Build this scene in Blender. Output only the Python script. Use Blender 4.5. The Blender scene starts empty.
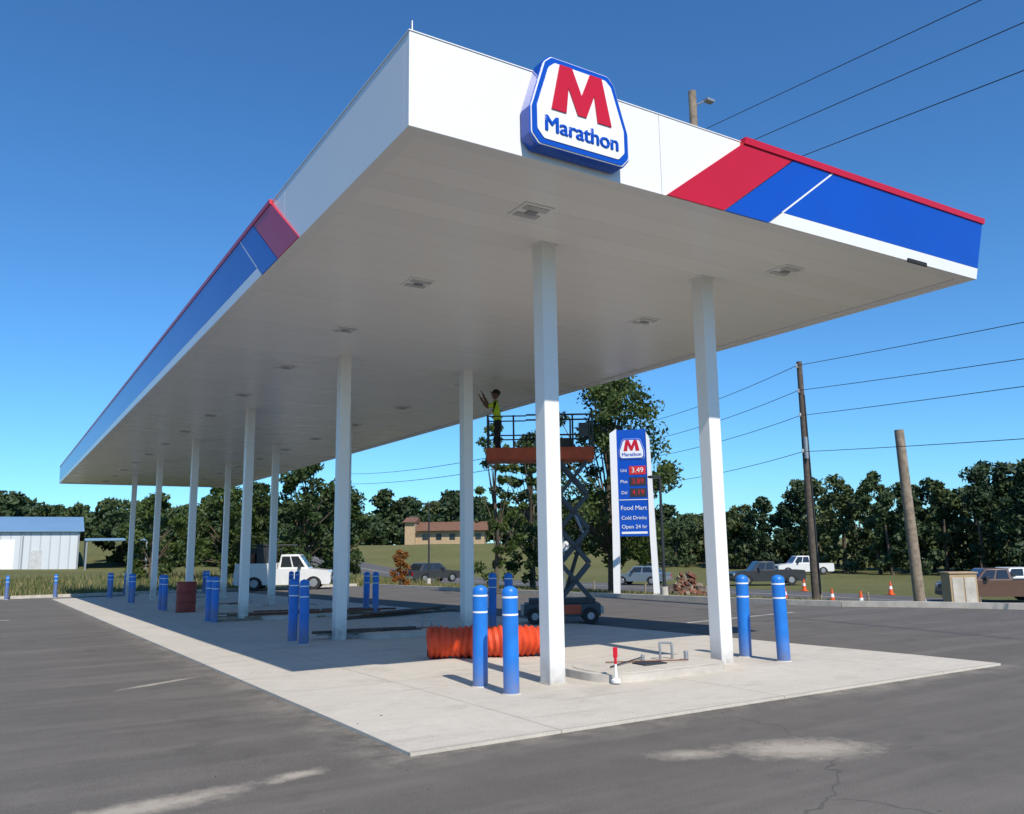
import bpy, math, random
import numpy as np
from mathutils import Matrix, Vector
random.seed(7); rng=np.random.default_rng(11)
S=bpy.context.scene
# ------------------------------------------------------------------ helpers
def ss(a,b,x):
    t=np.clip((x-a)/(b-a),0,1); return t*t*(3-2*t)
def gz(x,y):
    d=np.hypot(x,y)
    return -0.045-0.0135*np.clip(y-6.5,0,42)*(1-ss(18,30,x))*(1-ss(60,90,y)) - 1.4*ss(19.5,34,x) + 3.7*ss(95,150,d) + .16*np.sin(x*.21+1)*np.sin(y*.17)*ss(46,60,x)+.22*np.sin(x*.13)*np.sin(y*.11+.5)*ss(50,62,y)
def gzf(x,y): return float(gz(np.float64(x),np.float64(y)))

class N:
    def __init__(s,name):
        s.m=bpy.data.materials.new(name); s.m.use_nodes=True; s.t=s.m.node_tree; s.t.nodes.clear()
        s.out=s.t.nodes.new('ShaderNodeOutputMaterial')
    def n(s,typ,ins=None,**kw):
        nd=s.t.nodes.new(typ)
        for k,v in kw.items(): setattr(nd,k,v)
        if ins:
            for k,v in ins.items():
                sock=nd.inputs[k]
                if isinstance(v,bpy.types.NodeSocket): s.t.links.new(v,sock)
                else: sock.default_value=v
        return nd
    def math(s,op,a,b=None,clamp=False):
        nd=s.n('ShaderNodeMath',operation=op); nd.use_clamp=clamp
        for i,v in enumerate((a,b)):
            if v is None: continue
            if isinstance(v,bpy.types.NodeSocket): s.t.links.new(v,nd.inputs[i])
            else: nd.inputs[i].default_value=v
        return nd.outputs[0]
    def pos(s): return s.n('ShaderNodeNewGeometry').outputs['Position']
    def noise(s,scale,detail=4,rough=.55,vec=None,dist=0):
        return s.n('ShaderNodeTexNoise',{'Vector':vec or s.pos(),'Scale':scale,'Detail':detail,'Roughness':rough,'Distortion':dist}).outputs[0]
    def ramp(s,fac,stops):
        r=s.n('ShaderNodeValToRGB',{'Fac':fac}); e=r.color_ramp.elements
        while len(e)<len(stops): e.new(.5)
        for i,(p,c) in enumerate(stops):
            e[i].position=p; e[i].color=(*c,1) if len(c)==3 else c
        return r.outputs[0]
    def mix(s,f,a,b,mode='MIX'):
        nd=s.n('ShaderNodeMix',data_type='RGBA',blend_type=mode)
        for k,v in ((0,f),(6,a),(7,b)):
            if isinstance(v,bpy.types.NodeSocket): s.t.links.new(v,nd.inputs[k])
            else: nd.inputs[k].default_value=v if k==0 else (*v,1)
        return nd.outputs[2]
    def bump(s,h,st=.3,d=.02):
        return s.n('ShaderNodeBump',{'Height':h,'Strength':st,'Distance':d}).outputs[0]
    def bsdf(s,col,rough=.6,metal=0,normal=None,spec=.5,coat=0):
        b=s.n('ShaderNodeBsdfPrincipled'); 
        for k,v in (('Base Color',col),('Roughness',rough),('Metallic',metal),('Specular IOR Level',spec),('Coat Weight',coat)):
            if isinstance(v,bpy.types.NodeSocket): s.t.links.new(v,b.inputs[k])
            else: b.inputs[k].default_value=(*v,1) if k=='Base Color' else v
        if normal: s.t.links.new(normal,b.inputs['Normal'])
        s.t.links.new(b.outputs[0],s.out.inputs[0]); return s.m

def simple(name,col,rough=.5,metal=0,var=.12,scale=3,spec=.5,bump=0,coat=0,dirt=0):
    k=N(name); nz=k.noise(scale,3)
    a=tuple(c*(1-var) for c in col); b=tuple(min(1,c*(1+var)) for c in col)
    c=k.ramp(nz,[(.3,a),(.7,b)])
    if dirt:
        z=k.n('ShaderNodeSeparateXYZ',{0:k.pos()}).outputs[2]
        f=k.math('MULTIPLY',k.math('SUBTRACT',1,k.math('DIVIDE',z,dirt),True),k.noise(9,3))
        c=k.mix(f,c,(.22,.19,.15))
    return k.bsdf(c,rough,metal,k.bump(k.noise(scale*15,2),bump,.01) if bump else None,spec,coat)

M={}
M['white']=simple('white_painted_steel',(.80,.795,.77),.35,var=.02,scale=.8,dirt=.35)
M['fascia']=simple('white_acm_fascia',(.80,.795,.775),.3,var=.025,scale=.4)
M['red']=simple('red_vinyl',(.54,.005,.022),.32,var=.05,scale=1.5)
M['blue']=simple('blue_vinyl',(.005,.072,.45),.22,var=.06,scale=1)
M['navy']=simple('navy_line',(.01,.04,.2),.4)
M['bollard']=simple('blue_plastic_sleeve',(.014,.175,.60),.42,var=.1,scale=6,dirt=.35)
M['signwhite']=simple('sign_face_white',(.82,.82,.82),.3,var=.01)
M['black']=simple('black_rubber',(.015,.015,.016),.7)
M['dark']=simple('dark_steel',(.04,.043,.047),.5,.3)
M['grey']=simple('galvanised',(.35,.36,.37),.45,.6,scale=8)
M['liftgrey']=simple('lift_grey_blue_paint',(.04,.055,.07),.45,var=.15,scale=5)
M['orange']=simple('orange_red_paint',(.46,.07,.02),.5,var=.2,scale=4)
M['duct']=simple('orange_plastic',(.62,.065,.016),.6,var=.22,scale=5)
M['drumred']=simple('oxide_red_drum',(.26,.03,.02),.5,var=.2,scale=5)
M['cone']=simple('traffic_orange',(.75,.10,.015),.5)
M['brown']=simple('rust_brown',(.16,.06,.035),.8,var=.4,scale=4,bump=.4)
M['wood']=simple('weathered_pole_wood',(.26,.205,.15),.9,var=.3,scale=7,bump=.6)
M['wooddark']=simple('dark_creosote_wood',(.10,.08,.065),.9,var=.3,scale=7,bump=.6)
M['tan']=simple('tan_stucco',(.42,.30,.18),.85,var=.1)
M['roofbrown']=simple('brown_shingle',(.17,.085,.05),.9,var=.25,scale=2)
M['glass']=simple('dark_glass',(.02,.025,.03),.08,var=.05,spec=.8)
M['carwhite']=simple('white_car_paint',(.7,.7,.69),.3,var=.04,coat=.5)
M['carbrown']=simple('brown_car_paint',(.12,.065,.042),.3,var=.05,coat=.5)
M['cardark']=simple('charcoal_car_paint',(.035,.035,.038),.3,var=.05,coat=.5)
M['carsilver']=simple('silver_blue_paint',(.22,.28,.33),.3,.4,var=.05,coat=.5)
M['roofblue']=simple('blue_grey_metal_roof',(.20,.34,.50),.45,.2,var=.06,scale=.3)
M['lens']=simple('fixture_lens',(.52,.52,.51),.2)
M['kerb']=simple('kerb_concrete',(.50,.46,.40),.9,var=.15,scale=4,bump=.3)
M['bark']=simple('bark',(.11,.085,.06),.95,var=.35,scale=9,bump=.7)
M['skin']=simple('skin',(.16,.08,.05),.55,var=.05)
M['vest']=simple('hi_vis_vest',(.50,.70,.03),.8,var=.1,scale=20)
M['pants']=simple('dark_work_trousers',(.015,.016,.02),.9,var=.3,scale=20)
M['hair']=simple('black_hair',(.01,.008,.007),.7)
M['wire']=simple('black_cable',(.02,.02,.022),.6)
M['redled']=simple('red_led_digits',(.6,.02,.02),.5)
M['paint']=simple('worn_white_paint',(.36,.34,.31),.8,var=.3,scale=12)
def corr(name,col,per,axis=0):
    k=N(name); p=k.n('ShaderNodeTexCoord').outputs['Object']
    x=k.n('ShaderNodeSeparateXYZ',{0:p}).outputs[axis]
    w=k.math('PINGPONG',x,per/2)
    c=k.mix(k.math('LESS_THAN',w,per*.07),col,tuple(v*.72 for v in col))
    return k.bsdf(c,.5,0,k.bump(w,.8,.1))
M['siding']=corr('ribbed_metal_siding',(.58,.61,.63),.9)
# soffit
k=N('soffit_deck_panels'); p=k.pos(); y=k.n('ShaderNodeSeparateXYZ',{0:p}).outputs[1]
w=k.math('PINGPONG',y,.2); ln=k.math('LESS_THAN',w,.006)
pid=k.math('FLOOR',k.math('DIVIDE',y,.4))
wn=k.n('ShaderNodeTexWhiteNoise',{'W':pid},noise_dimensions='1D').outputs[0]
c=k.mix(k.math('MULTIPLY',ln,.3),k.ramp(wn,[(.0,(.84,.82,.78)),(1,(.87,.85,.81))]),(.45,.45,.43))
M['soffit']=k.bsdf(c,k.math('ADD',k.math('MULTIPLY',wn,.06),.26),0,k.bump(k.math('ADD',k.math('MULTIPLY',k.noise(.7,1),.35),k.math('MULTIPLY',ln,-.3)),.08,.02))
# asphalt
def asphalt(name,lo,hi,spots=[],edge=False):
    k=N(name); p=k.pos()
    big=k.noise(.22,4,.6); mid=k.noise(2.2,5,.65); fine=k.noise(140,1)
    c=k.ramp(big,[(.3,lo),(.7,hi)])
    c=k.mix(.55,c,k.ramp(mid,[(.25,tuple(v*.75 for v in lo)),(.75,tuple(v*1.15 for v in hi))]))
    c=k.mix(.5,c,k.ramp(fine,[(.3,tuple(v*.45 for v in lo)),(.72,tuple(v*1.6 for v in hi))]))
    for rot,sc,am in ((.5,(.25,2.2,1),.26),(-.25,(.12,1.1,1),.20)):
        mp=k.n('ShaderNodeMapping',{'Vector':p,'Rotation':(0,0,rot),'Scale':sc}).outputs[0]
        st=k.ramp(k.noise(1,5,.65,vec=mp),[(.48,(0,0,0)),(.72,(1,1,1))])
        c=k.mix(k.math('MULTIPLY',st,am),c,(.27,.24,.205))
    dk=k.ramp(k.noise(.9,4,.7),[(.28,(1,1,1)),(.42,(0,0,0))]); c=k.mix(k.math('MULTIPLY',dk,.35),c,tuple(v*.5 for v in lo))
    wp=k.n('ShaderNodeVectorMath',{0:p,1:k.n('ShaderNodeTexNoise',{'Vector':p,'Scale':1.1,'Detail':3}).outputs[1]},operation='ADD').outputs[0]
    vo=k.n('ShaderNodeTexVoronoi',{'Vector':wp,'Scale':.17},feature='DISTANCE_TO_EDGE').outputs[0]
    ck=k.math('LESS_THAN',vo,.0014)
    c=k.mix(k.math('MULTIPLY',ck,.35),c,(.03,.03,.03))
    if edge:
        s=k.n('ShaderNodeSeparateXYZ',{0:p})
        dx=k.math('SUBTRACT',2.72,s.outputs[0]); dy=k.math('SUBTRACT',5.98,s.outputs[1])
        d=k.math('MAXIMUM',dx,dy); f=k.math('SUBTRACT',1,k.math('DIVIDE',d,.45),True)
        inx=k.math('LESS_THAN',s.outputs[0],10.9)
        f=k.math('MULTIPLY',k.math('MULTIPLY',f,inx),k.ramp(k.noise(2.5,6,.75),[(.42,(0,0,0)),(.7,(1,1,1))]))
        c=k.mix(k.math('MULTIPLY',f,.7),c,(.36,.32,.26))
    for (sx,sy,ax,ay,rot,amt) in spots:
        m2=k.n('ShaderNodeMapping',{'Vector':p,'Location':(sx,sy,0),'Rotation':(0,0,rot),'Scale':(ax,ay,1)},vector_type='TEXTURE').outputs[0]
        xy=k.n('ShaderNodeSeparateXYZ',{0:m2})
        r=k.math('SQRT',k.math('ADD',k.math('POWER',xy.outputs[0],2),k.math('POWER',xy.outputs[1],2)))
        f=k.math('SUBTRACT',1,r,True)
        nz=k.noise(6,7,.8)
        f=k.math('MULTIPLY',k.math('SUBTRACT',k.math('ADD',k.math('MULTIPLY',f,.8),nz),.70,True),amt,True)
        c=k.mix(f,c,(.38,.335,.27))
    return k.bsdf(c,.85,0,k.bump(fine,.5,.006),.25)
M['asphalt']=asphalt('asphalt',(.092,.082,.071),(.143,.129,.112),[(5.3,4.5,.95,.5,-.5,2.2),(4.5,4.85,.5,.25,-.4,1.5),(.9,5.75,1.2,.28,.15,2.2),(1.9,5.95,.35,.16,.2,2.2),(1.9,11.4,.9,.12,.55,2.5)],True)
M['road']=asphalt('road_asphalt',(.08,.077,.073),(.12,.115,.11))
# concrete
k=N('concrete_slab'); p=k.pos(); s=k.n('ShaderNodeSeparateXYZ',{0:p})
c=k.ramp(k.noise(.45,5,.62),[(.28,(.48,.435,.365)),(.72,(.62,.57,.485))])
c=k.mix(.35,c,k.ramp(k.noise(5,5,.7),[(.3,(.42,.375,.315)),(.7,(.64,.59,.505))]))
c=k.mix(.25,c,k.ramp(k.noise(90,1),[(.3,(.34,.31,.26)),(.7,(.68,.63,.55))]))
st=k.ramp(k.noise(1.3,5,.7),[(.54,(0,0,0)),(.72,(1,1,1))])
c=k.mix(k.math('MULTIPLY',st,.36),c,(.27,.23,.18))
mp=k.n('ShaderNodeMapping',{'Vector':p,'Rotation':(0,0,-.35),'Scale':(.5,5,1)}).outputs[0]
tr_=k.ramp(k.noise(1,4,.6,vec=mp),[(.56,(0,0,0)),(.66,(1,1,1))]); c=k.mix(k.math('MULTIPLY',tr_,.16),c,(.16,.14,.12))
jx=k.math('LESS_THAN',k.math('PINGPONG',k.math('ADD',s.outputs[0],-4.13+2.7),1.35),.009)
jy=k.math('LESS_THAN',k.math('PINGPONG',k.math('ADD',s.outputs[1],-6.0+3.44),1.72),.009)
j=k.math('MAXIMUM',jx,jy); c=k.mix(k.math('MULTIPLY',j,.45),c,(.14,.12,.10))
M['concrete']=k.bsdf(c,.85,0,k.bump(k.math('SUBTRACT',k.noise(60,2),k.math('MULTIPLY',j,1)),.25,.01),.3)
# grass ground
k=N('grass_ground')
c=k.ramp(k.noise(.06,5,.65),[(.3,(.085,.105,.03)),(.5,(.15,.155,.055)),(.72,(.26,.225,.11))])
c=k.mix(.5,c,k.ramp(k.noise(1.7,5,.7),[(.3,(.06,.075,.022)),(.7,(.23,.22,.10))]))
c=k.mix(.3,c,k.ramp(k.noise(30,2,.7),[(.3,(.03,.04,.01)),(.7,(.25,.235,.11))]))
M['grass']=k.bsdf(c,.95,0,k.bump(k.noise(25,2),.8,.08),.1)
def leafmat(name,lo,hi,scale=.6,trans=True):
    k=N(name)
    c=k.mix(.5,k.ramp(k.noise(scale,2),[(.32,lo),(.68,hi)]),k.ramp(k.noise(scale*12,1),[(.3,lo),(.7,hi)]))
    if not trans: return k.bsdf(c,.6,0,None,.25)
    d=k.n('ShaderNodeBsdfPrincipled',{'Base Color':c,'Roughness':.55,'Specular IOR Level':.3})
    t=k.n('ShaderNodeBsdfTranslucent',{'Color':k.mix(.5,c,(.14,.20,.02))})
    m=k.n('ShaderNodeMixShader',{0:.3,1:d.outputs[0],2:t.outputs[0]})
    k.t.links.new(m.outputs[0],k.out.inputs[0]); return k.m
M['leafA']=leafmat('leaf_oak',(.030,.054,.014),(.085,.125,.034))
M['leafB']=leafmat('leaf_bright',(.05,.082,.020),(.125,.17,.048))
M['leafC']=leafmat('leaf_dark',(.020,.038,.012),(.055,.086,.027),.25,False)
M['leafD']=leafmat('leaf_distant',(.024,.045,.018),(.068,.10,.038),.15,False)
M['leafE']=leafmat('leaf_distant_dark',(.015,.033,.014),(.045,.073,.030),.15,False)
M['leafF']=leafmat('leaf_distant_yellow',(.05,.068,.022),(.10,.122,.042),.2,False)
M['leafO']=leafmat('leaf_rust',(.22,.065,.015),(.36,.14,.03))
M['weed']=leafmat('dry_weed',(.13,.12,.045),(.30,.25,.12),.8,False)

class MB:
    def __init__(s): s.v=[];s.f=[];s.m=[];s.mats=[];s.T=Matrix.Identity(4)
    def mi(s,m):
        if m not in s.mats: s.mats.append(m)
        return s.mats.index(m)
    def add(s,vs,fs,m):
        b=len(s.v); s.v+= [tuple(s.T@Vector(v)) for v in vs]; s.f+=[tuple(b+i for i in f) for f in fs]; s.m+=[s.mi(m)]*len(fs)
    def box(s,x0,x1,y0,y1,z0,z1,m):
        s.add([(x0,y0,z0),(x1,y0,z0),(x1,y1,z0),(x0,y1,z0),(x0,y0,z1),(x1,y0,z1),(x1,y1,z1),(x0,y1,z1)],
              [(0,3,2,1),(4,5,6,7),(0,1,5,4),(1,2,6,5),(2,3,7,6),(3,0,4,7)],m)
    def cyl(s,p0,p1,r0,r1=None,n=12,m='white',cap=True):
        r1=r0 if r1 is None else r1
        p0=Vector(p0);p1=Vector(p1);d=(p1-p0).normalized()
        a=d.orthogonal().normalized();b=d.cross(a)
        vs=[];
        for p,r in ((p0,r0),(p1,r1)):
            for i in range(n):
                t=2*math.pi*i/n; vs.append(p+a*math.cos(t)*r+b*math.sin(t)*r)
        fs=[(i,(i+1)%n,n+(i+1)%n,n+i) for i in range(n)]
        if cap: fs+=[tuple(range(n-1,-1,-1)),tuple(range(n,2*n))]
        s.add(vs,fs,m)
    def lathe(s,prof,n,m,axis='z',o=(0,0,0)):
        vs=[];fs=[]
        for (r,z) in prof:
            for i in range(n):
                t=2*math.pi*i/n
                q=(r*math.cos(t),r*math.sin(t),z) if axis=='z' else (z,r*math.cos(t),r*math.sin(t))
                vs.append((q[0]+o[0],q[1]+o[1],q[2]+o[2]))
        for j in range(len(prof)-1):
            for i in range(n):
                a=j*n+i;b=j*n+(i+1)%n; fs.append((a,b,b+n,a+n))
        s.add(vs,fs,m)
    def prism(s,pts,a,b,m,plane='xz',mcap=None):
        def P(u,v,w):
            return {'xz':(u,w,v),'yz':(w,u,v),'xy':(u,v,w)}[plane]
        n=len(pts); vs=[P(u,v,a) for u,v in pts]+[P(u,v,b) for u,v in pts]
        s.add(vs,[(i,(i+1)%n,n+(i+1)%n,n+i) for i in range(n)],m)
        s.add(vs,[tuple(range(n)),tuple(range(2*n-1,n-1,-1))],mcap or m)
    def tube(s,p0,p1,r,m,n=8): s.cyl(p0,p1,r,r,n,m)
    def obj(s,name,parent=None,smooth=True,bevel=0,seg=2,loc=None):
        me=bpy.data.meshes.new(name); me.from_pydata(s.v,[],s.f)
        for mm in s.mats: me.materials.append(M[mm])
        me.polygons.foreach_set('material_index',s.m)
        import bmesh
        bm=bmesh.new(); bm.from_mesh(me); bmesh.ops.recalc_face_normals(bm,faces=bm.faces); bm.to_mesh(me); bm.free()
        if smooth:
            me.polygons.foreach_set('use_smooth',[True]*len(me.polygons)); me.set_sharp_from_angle(angle=math.radians(35))
        o=bpy.data.objects.new(name,me); S.collection.objects.link(o)
        if parent: o.parent=parent
        if loc: o.location=loc
        if bevel:
            bv=o.modifiers.new('b','BEVEL'); bv.width=bevel; bv.segments=seg; bv.limit_method='ANGLE'; bv.angle_limit=.6
        return o
def empty(name,loc=(0,0,0),rz=0):
    e=bpy.data.objects.new(name,None); S.collection.objects.link(e); e.location=loc; e.rotation_euler=(0,0,rz); e.empty_display_size=.2; return e
def npmesh(name,V,F,mats,mi=None,parent=None):
    me=bpy.data.meshes.new(name); V=np.asarray(V,np.float32); F=np.asarray(F,np.int32); k=F.shape[1]
    me.vertices.add(len(V)); me.vertices.foreach_set('co',V.ravel())
    me.loops.add(F.size); me.loops.foreach_set('vertex_index',F.ravel())
    me.polygons.add(len(F)); me.polygons.foreach_set('loop_start',np.arange(0,F.size,k,dtype=np.int32))
    for m in mats: me.materials.append(M[m])
    if mi is not None: me.polygons.foreach_set('material_index',np.asarray(mi,np.int32))
    me.update(calc_edges=True); me.validate()
    o=bpy.data.objects.new(name,me); S.collection.objects.link(o)
    if parent: o.parent=parent
    return o
def text(name,body,size,M4,mat,parent=None,ext=.004):
    cu=bpy.data.curves.new(name,'FONT'); cu.body=body; cu.size=size; cu.align_x='CENTER'; cu.align_y='CENTER'; cu.extrude=ext
    o=bpy.data.objects.new(name,cu); S.collection.objects.link(o)
    bpy.context.view_layer.update()
    me=bpy.data.meshes.new_from_object(o.evaluated_get(bpy.context.evaluated_depsgraph_get()))
    bpy.data.objects.remove(o); me.materials.clear(); me.materials.append(M[mat])
    o=bpy.data.objects.new(name,me); S.collection.objects.link(o)
    if parent: o.parent=parent
    o.matrix_local=M4; return o

# ------------------------------------------------------------------ ground
def axis(lo,hi,step,far):
    a=list(np.arange(lo,hi+.01,step)); d=step
    x=hi
    while x<far: d*=1.25; x+=d; a.append(x)
    x=lo;d=step
    while x>-far: d*=1.25; x-=d; a.insert(0,x)
    return np.array(a)
def grid(name,X,Y,Z,mat):
    ny,nx=X.shape
    V=np.stack([X.ravel(),Y.ravel(),Z.ravel()],1)
    i=np.arange(nx-1)[None,:]+np.arange(ny-1)[:,None]*nx; i=i.ravel()
    F=np.stack([i,i+1,i+1+nx,i+nx],1)
    o=npmesh(name,V,F,[mat]); o.data.polygons.foreach_set('use_smooth',[True]*len(F)); return o
ax=axis(-40,80,1,900); ay=axis(-20,160,1,900)
X,Y=np.meshgrid(ax,ay); grid('ground',X,Y,gz(X,Y),'grass')
def lot_edge(y): return np.interp(y,[-20,0,10.5,15,26,47],[30,26,20.8,18.7,18.3,18.3])
ys=np.arange(-20,47.01,1.0); sx=np.arange(0,81,1.0)[::-1]
Yg=np.repeat(ys[:,None],len(sx),1); Xg=lot_edge(ys)[:,None]-sx[None,:]
grid('asphalt_forecourt',Xg,Yg,gz(Xg,Yg)+.03,'asphalt')
ys=np.linspace(5.98,44,39); t=np.linspace(0,1,9)
xl=np.interp(ys,[5.98,44],[2.77,2.55]); Xg=xl[:,None]*(1-t)+10.74*t; Yg=np.repeat(ys[:,None],9,1)
sl=grid('concrete_slab',Xg,Yg,gz(Xg,Yg)+.055,'concrete')
def strip(mb,pts,w,z0,z1,m):
    for (a,b) in zip(pts[:-1],pts[1:]):
        a=Vector((*a,0));b=Vector((*b,0));n=(b-a).normalized();p=Vector((-n.y,n.x,0))*w/2
        za=gzf(a.x,a.y);zb=gzf(b.x,b.y)
        vs=[]
        for q,z in ((a,za),(b,zb)):
            for sgn in(-1,1):
                for zz in(z0,z1): vs.append((q.x+sgn*p.x,q.y+sgn*p.y,z+zz))
        mb.add(vs,[(0,1,3,2),(4,6,7,5),(0,4,5,1),(2,3,7,6),(1,5,7,3),(0,2,6,4)],m)
mb=MB(); strip(mb,[(2.766,5.976),(10.74,5.976)],.008,0,.0545,'concrete')
strip(mb,[(float(np.interp(y,[5.98,44],[2.77,2.55])),y) for y in ys],.008,0,.0545,'concrete')
mb.obj('slab_edge',parent=sl,smooth=False)
ys=np.arange(-60,140,1.0); Xg=np.repeat(np.linspace(36,43,8)[None,:],len(ys),0); Yg=np.repeat(ys[:,None],8,1)
grid('road',Xg,Yg,gz(Xg,Yg)+.04,'road')
mb=MB()
yy=np.arange(-20,47.1,1.5); strip(mb,[(lot_edge(y)+.06,y) for y in yy],.16,-.1,.17,'kerb')
xx=np.arange(18.3,-60,-2.0); strip(mb,[(x,47.06) for x in xx],.16,-.1,.17,'kerb')
mb.obj('kerb',smooth=False)
mb=MB(); strip(mb,[(39.45,y) for y in np.arange(-40,120,3.0)],.1,.0,.046,'paint'); strip(mb,[(39.7,y) for y in np.arange(-40,120,3.0)],.1,.0,.046,'paint')
mb.obj('road_markings',smooth=False)
mb=MB()
for a,b in (((-9,31),(-1,31.6)),((-3.5,27.5),(.6,28)),((12.6,13.5),(16.5,14)),):
    n=10; strip(mb,[(a[0]+(b[0]-a[0])*i/n,a[1]+(b[1]-a[1])*i/n) for i in range(n+1)],.08,.0,.036,'paint')
mb.obj('parking_line_markings',smooth=False)
mb=MB()
for i in range(240):
    x=random.uniform(-3,14); y=random.uniform(3.2,16)
    z=gzf(x,y)+(.055 if (2.8<x<10.7 and y>6) else .03); s_=random.uniform(.002,.006)*(1.5 if random.random()<.05 else 1)
    mb.T=Matrix.Translation((x,y,z))@Matrix.Rotation(random.uniform(0,3),4,'Z')
    mb.lathe([(s_,0),(s_*.8,s_*.7),(0.0004,s_)],5,random.choice(['wooddark','wood','dark','wood']))
mb.obj('gravel',smooth=False)

# ------------------------------------------------------------------ canopy
Hc,Ht,X0,X1,Y0,Y1=5.1225,6.0241,2.81,11.485,6.1797,49.45
can=empty('fuel_canopy')
mb=MB(); mb.box(X0+.1,X1-.1,Y0+.1,Y1-.1,Hc+.04,Hc+.12,'soffit'); mb.obj('soffit',can,False)
mb=MB(); mb.box(X0+.12,X1-.12,Y0+.12,Y1-.12,Ht-.25,Ht-.2,'fascia'); mb.obj('roof_deck',can,False)
mb=MB()
def run(a,b,st):
    o=[];x=a
    while x<b-.01: o.append((x,min(b,x+st)-.006)); x+=st
    return o
for a,b in run(X0,X1,2.9): mb.box(a,b,Y0,Y0+.1,Hc,Ht,'fascia')
mb.box(X0,X1,Y1-.1,Y1,Hc,Ht,'fascia')
for a,b in run(Y0+.1,Y1-.1,3.6): mb.box(X0,X0+.1,a,b,Hc,Ht,'fascia'); mb.box(X1-.1,X1,a,b,Hc,Ht,'fascia')
mb.box(X0+.1,X1-.1,Y0+.1,Y0+.16,Hc+.012,Hc+.038,'fascia'); mb.box(X1-.16,X1-.1,Y0+.16,Y1-.1,Hc+.012,Hc+.038,'fascia'); mb.box(X0+.1,X0+.16,Y0+.16,Y1-.1,Hc+.012,Hc+.038,'fascia')
mb.obj('fascia_panels',can,False,bevel=.004)
mb=MB(); mb.box(X0-.008,X1+.008,Y0-.008,Y0+.12,Ht+.002,Ht+.012,'fascia'); mb.box(X0-.008,X0+.12,Y0+.121,Y1,Ht+.002,Ht+.012,'fascia'); mb.obj('coping',can,False)
def wedge(mb,quad,mapf,m,base=.02,extra=0,tilt=.04):
    vs=[]
    for d,z in quad: vs.append(mapf(d,z,-.02))
    for d,z in quad: vs.append(mapf(d,z,base+extra+tilt*(z-Hc)/(Ht-Hc)))
    n=len(quad)
    mb.add(vs,[(i,(i+1)%n,n+(i+1)%n,n+i) for i in range(n)]+[tuple(range(n)),tuple(range(2*n-1,n-1,-1))],m)
def stripes(mb,mapf,L,end,cap):
    zb=Hc+.005; zt=Ht-.05; s=1.15
    def xs(d0,z): return d0+s*(z-zb)/(zt-zb)
    def par(d0,d1,m,za=zb,zc=zt): wedge(mb,[(xs(d0,za),za),(xs(d1,za),za),(xs(d1,zc),zc),(xs(d0,zc),zc)],mapf,m)
    par(2.95,3.78,'red'); par(3.80,4.48,'blue')
    zl=Hc+.17
    wedge(mb,[(xs(4.52,zl),zl),(L,zl),(L,zt),(xs(4.52,zt),zt)],mapf,'blue')
    wedge(mb,[(xs(4.50,zb),zb),(L,zb),(L,zl-.004),(xs(4.50,zl-.004),zl-.004)],mapf,'fascia')
    wedge(mb,[(xs(4.482,zl),zl),(xs(4.516,zl),zl),(xs(4.516,zt),zt),(xs(4.482,zt),zt)],mapf,'signwhite')
    wedge(mb,[(xs(2.95,zt)+.01,zt+.003),(L+end,zt+.003),(L+end,zt+cap),(xs(2.95,zt)+.03,zt+cap)],mapf,'red',extra=.018)
W=X1-X0; LY=Y1-Y0
mb=MB()
stripes(mb,lambda d,z,o:(X0+d+(max(0,(z-Hc))*.28 if d>W else 0),Y0-o,z),W+.02,.03,.085)
stripes(mb,lambda d,z,o:(X0-o*.6,Y0+d*1.03,z),LY/1.03,0,.07)
f=lambda d,z,o:(X1+o,Y0+d,z); zl=Hc+.17; zt=Ht-.05
for q,m,ex in (([(0,zl),(LY,zl),(LY,zt),(0,zt)],'blue',0),([(0,zt+.004),(LY,zt+.004),(LY,zt+.065),(0,zt+.065)],'red',.03),([(0,Hc+.005),(LY,Hc+.005),(LY,zl-.004),(0,zl-.004)],'fascia',0)):
    wedge(mb,q,f,m,extra=ex,tilt=.24)
mb.obj('stripe_panels',can,False)
mb=MB(); mb.box(9.9,10.3,Y0-.045,Y0-.02,Hc-.02,Hc+.03,'black'); mb.obj('fascia_drain_slot',can,False)
mb=MB(); mb.cyl((X0+.05,Y0+.05,Ht),(X0+.05,Y0+.05,Ht+.14),.01,.008,8,'grey'); mb.cyl((7.3,Y0+.5,Ht),(7.3,Y0+.5,Ht+.35),.012,.01,8,'grey'); mb.obj('lightning_rods',can)
mb=MB()
for yl in (7.3,10.2,13.05,16.4,19.85,23.3,26.8,30.2,33.7,37.1,40.6,44,47.4):
    for xl_ in (4.8,8.9):
        mb.box(xl_-.19,xl_+.19,yl-.19,yl+.19,Hc+.025,Hc+.039,'fascia')
        mb.box(xl_-.15,xl_+.15,yl-.15,yl-.05,Hc+.014,Hc+.0245,'lens'); mb.box(xl_-.15,xl_+.15,yl+.05,yl+.15,Hc+.014,Hc+.0245,'lens'); mb.box(xl_-.06,xl_+.06,yl-.045,yl+.045,Hc+.005,Hc+.0245,'grey')
mb.obj('recessed_canopy_lights',can,False,bevel=.004)
cols=[(x,8.13+6.886*i) for i in range(6) for x in (5.52,8.17)]
for i,(x,y) in enumerate(cols):
    mb=MB(); h=.105; zb=gzf(x,y)-.05
    mb.box(x-h,x+h,y-h,y+h,zb,Hc+.045,'white')
    mb.obj('column_%d'%(i+1),can,False,bevel=.012)
    mb=MB(); mb.box(x-h-.02,x+h+.02,y-h-.02,y+h+.02,Hc+.025,Hc+.039,'fascia'); mb.obj('column_collar_%d'%(i+1),can,False)
    mb=MB(); mb.box(x-h-.012,x+h+.012,y-h-.012,y+h+.012,zb,zb+.118,'kerb'); mb.obj('column_grout_%d'%(i+1),can,False)

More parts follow.
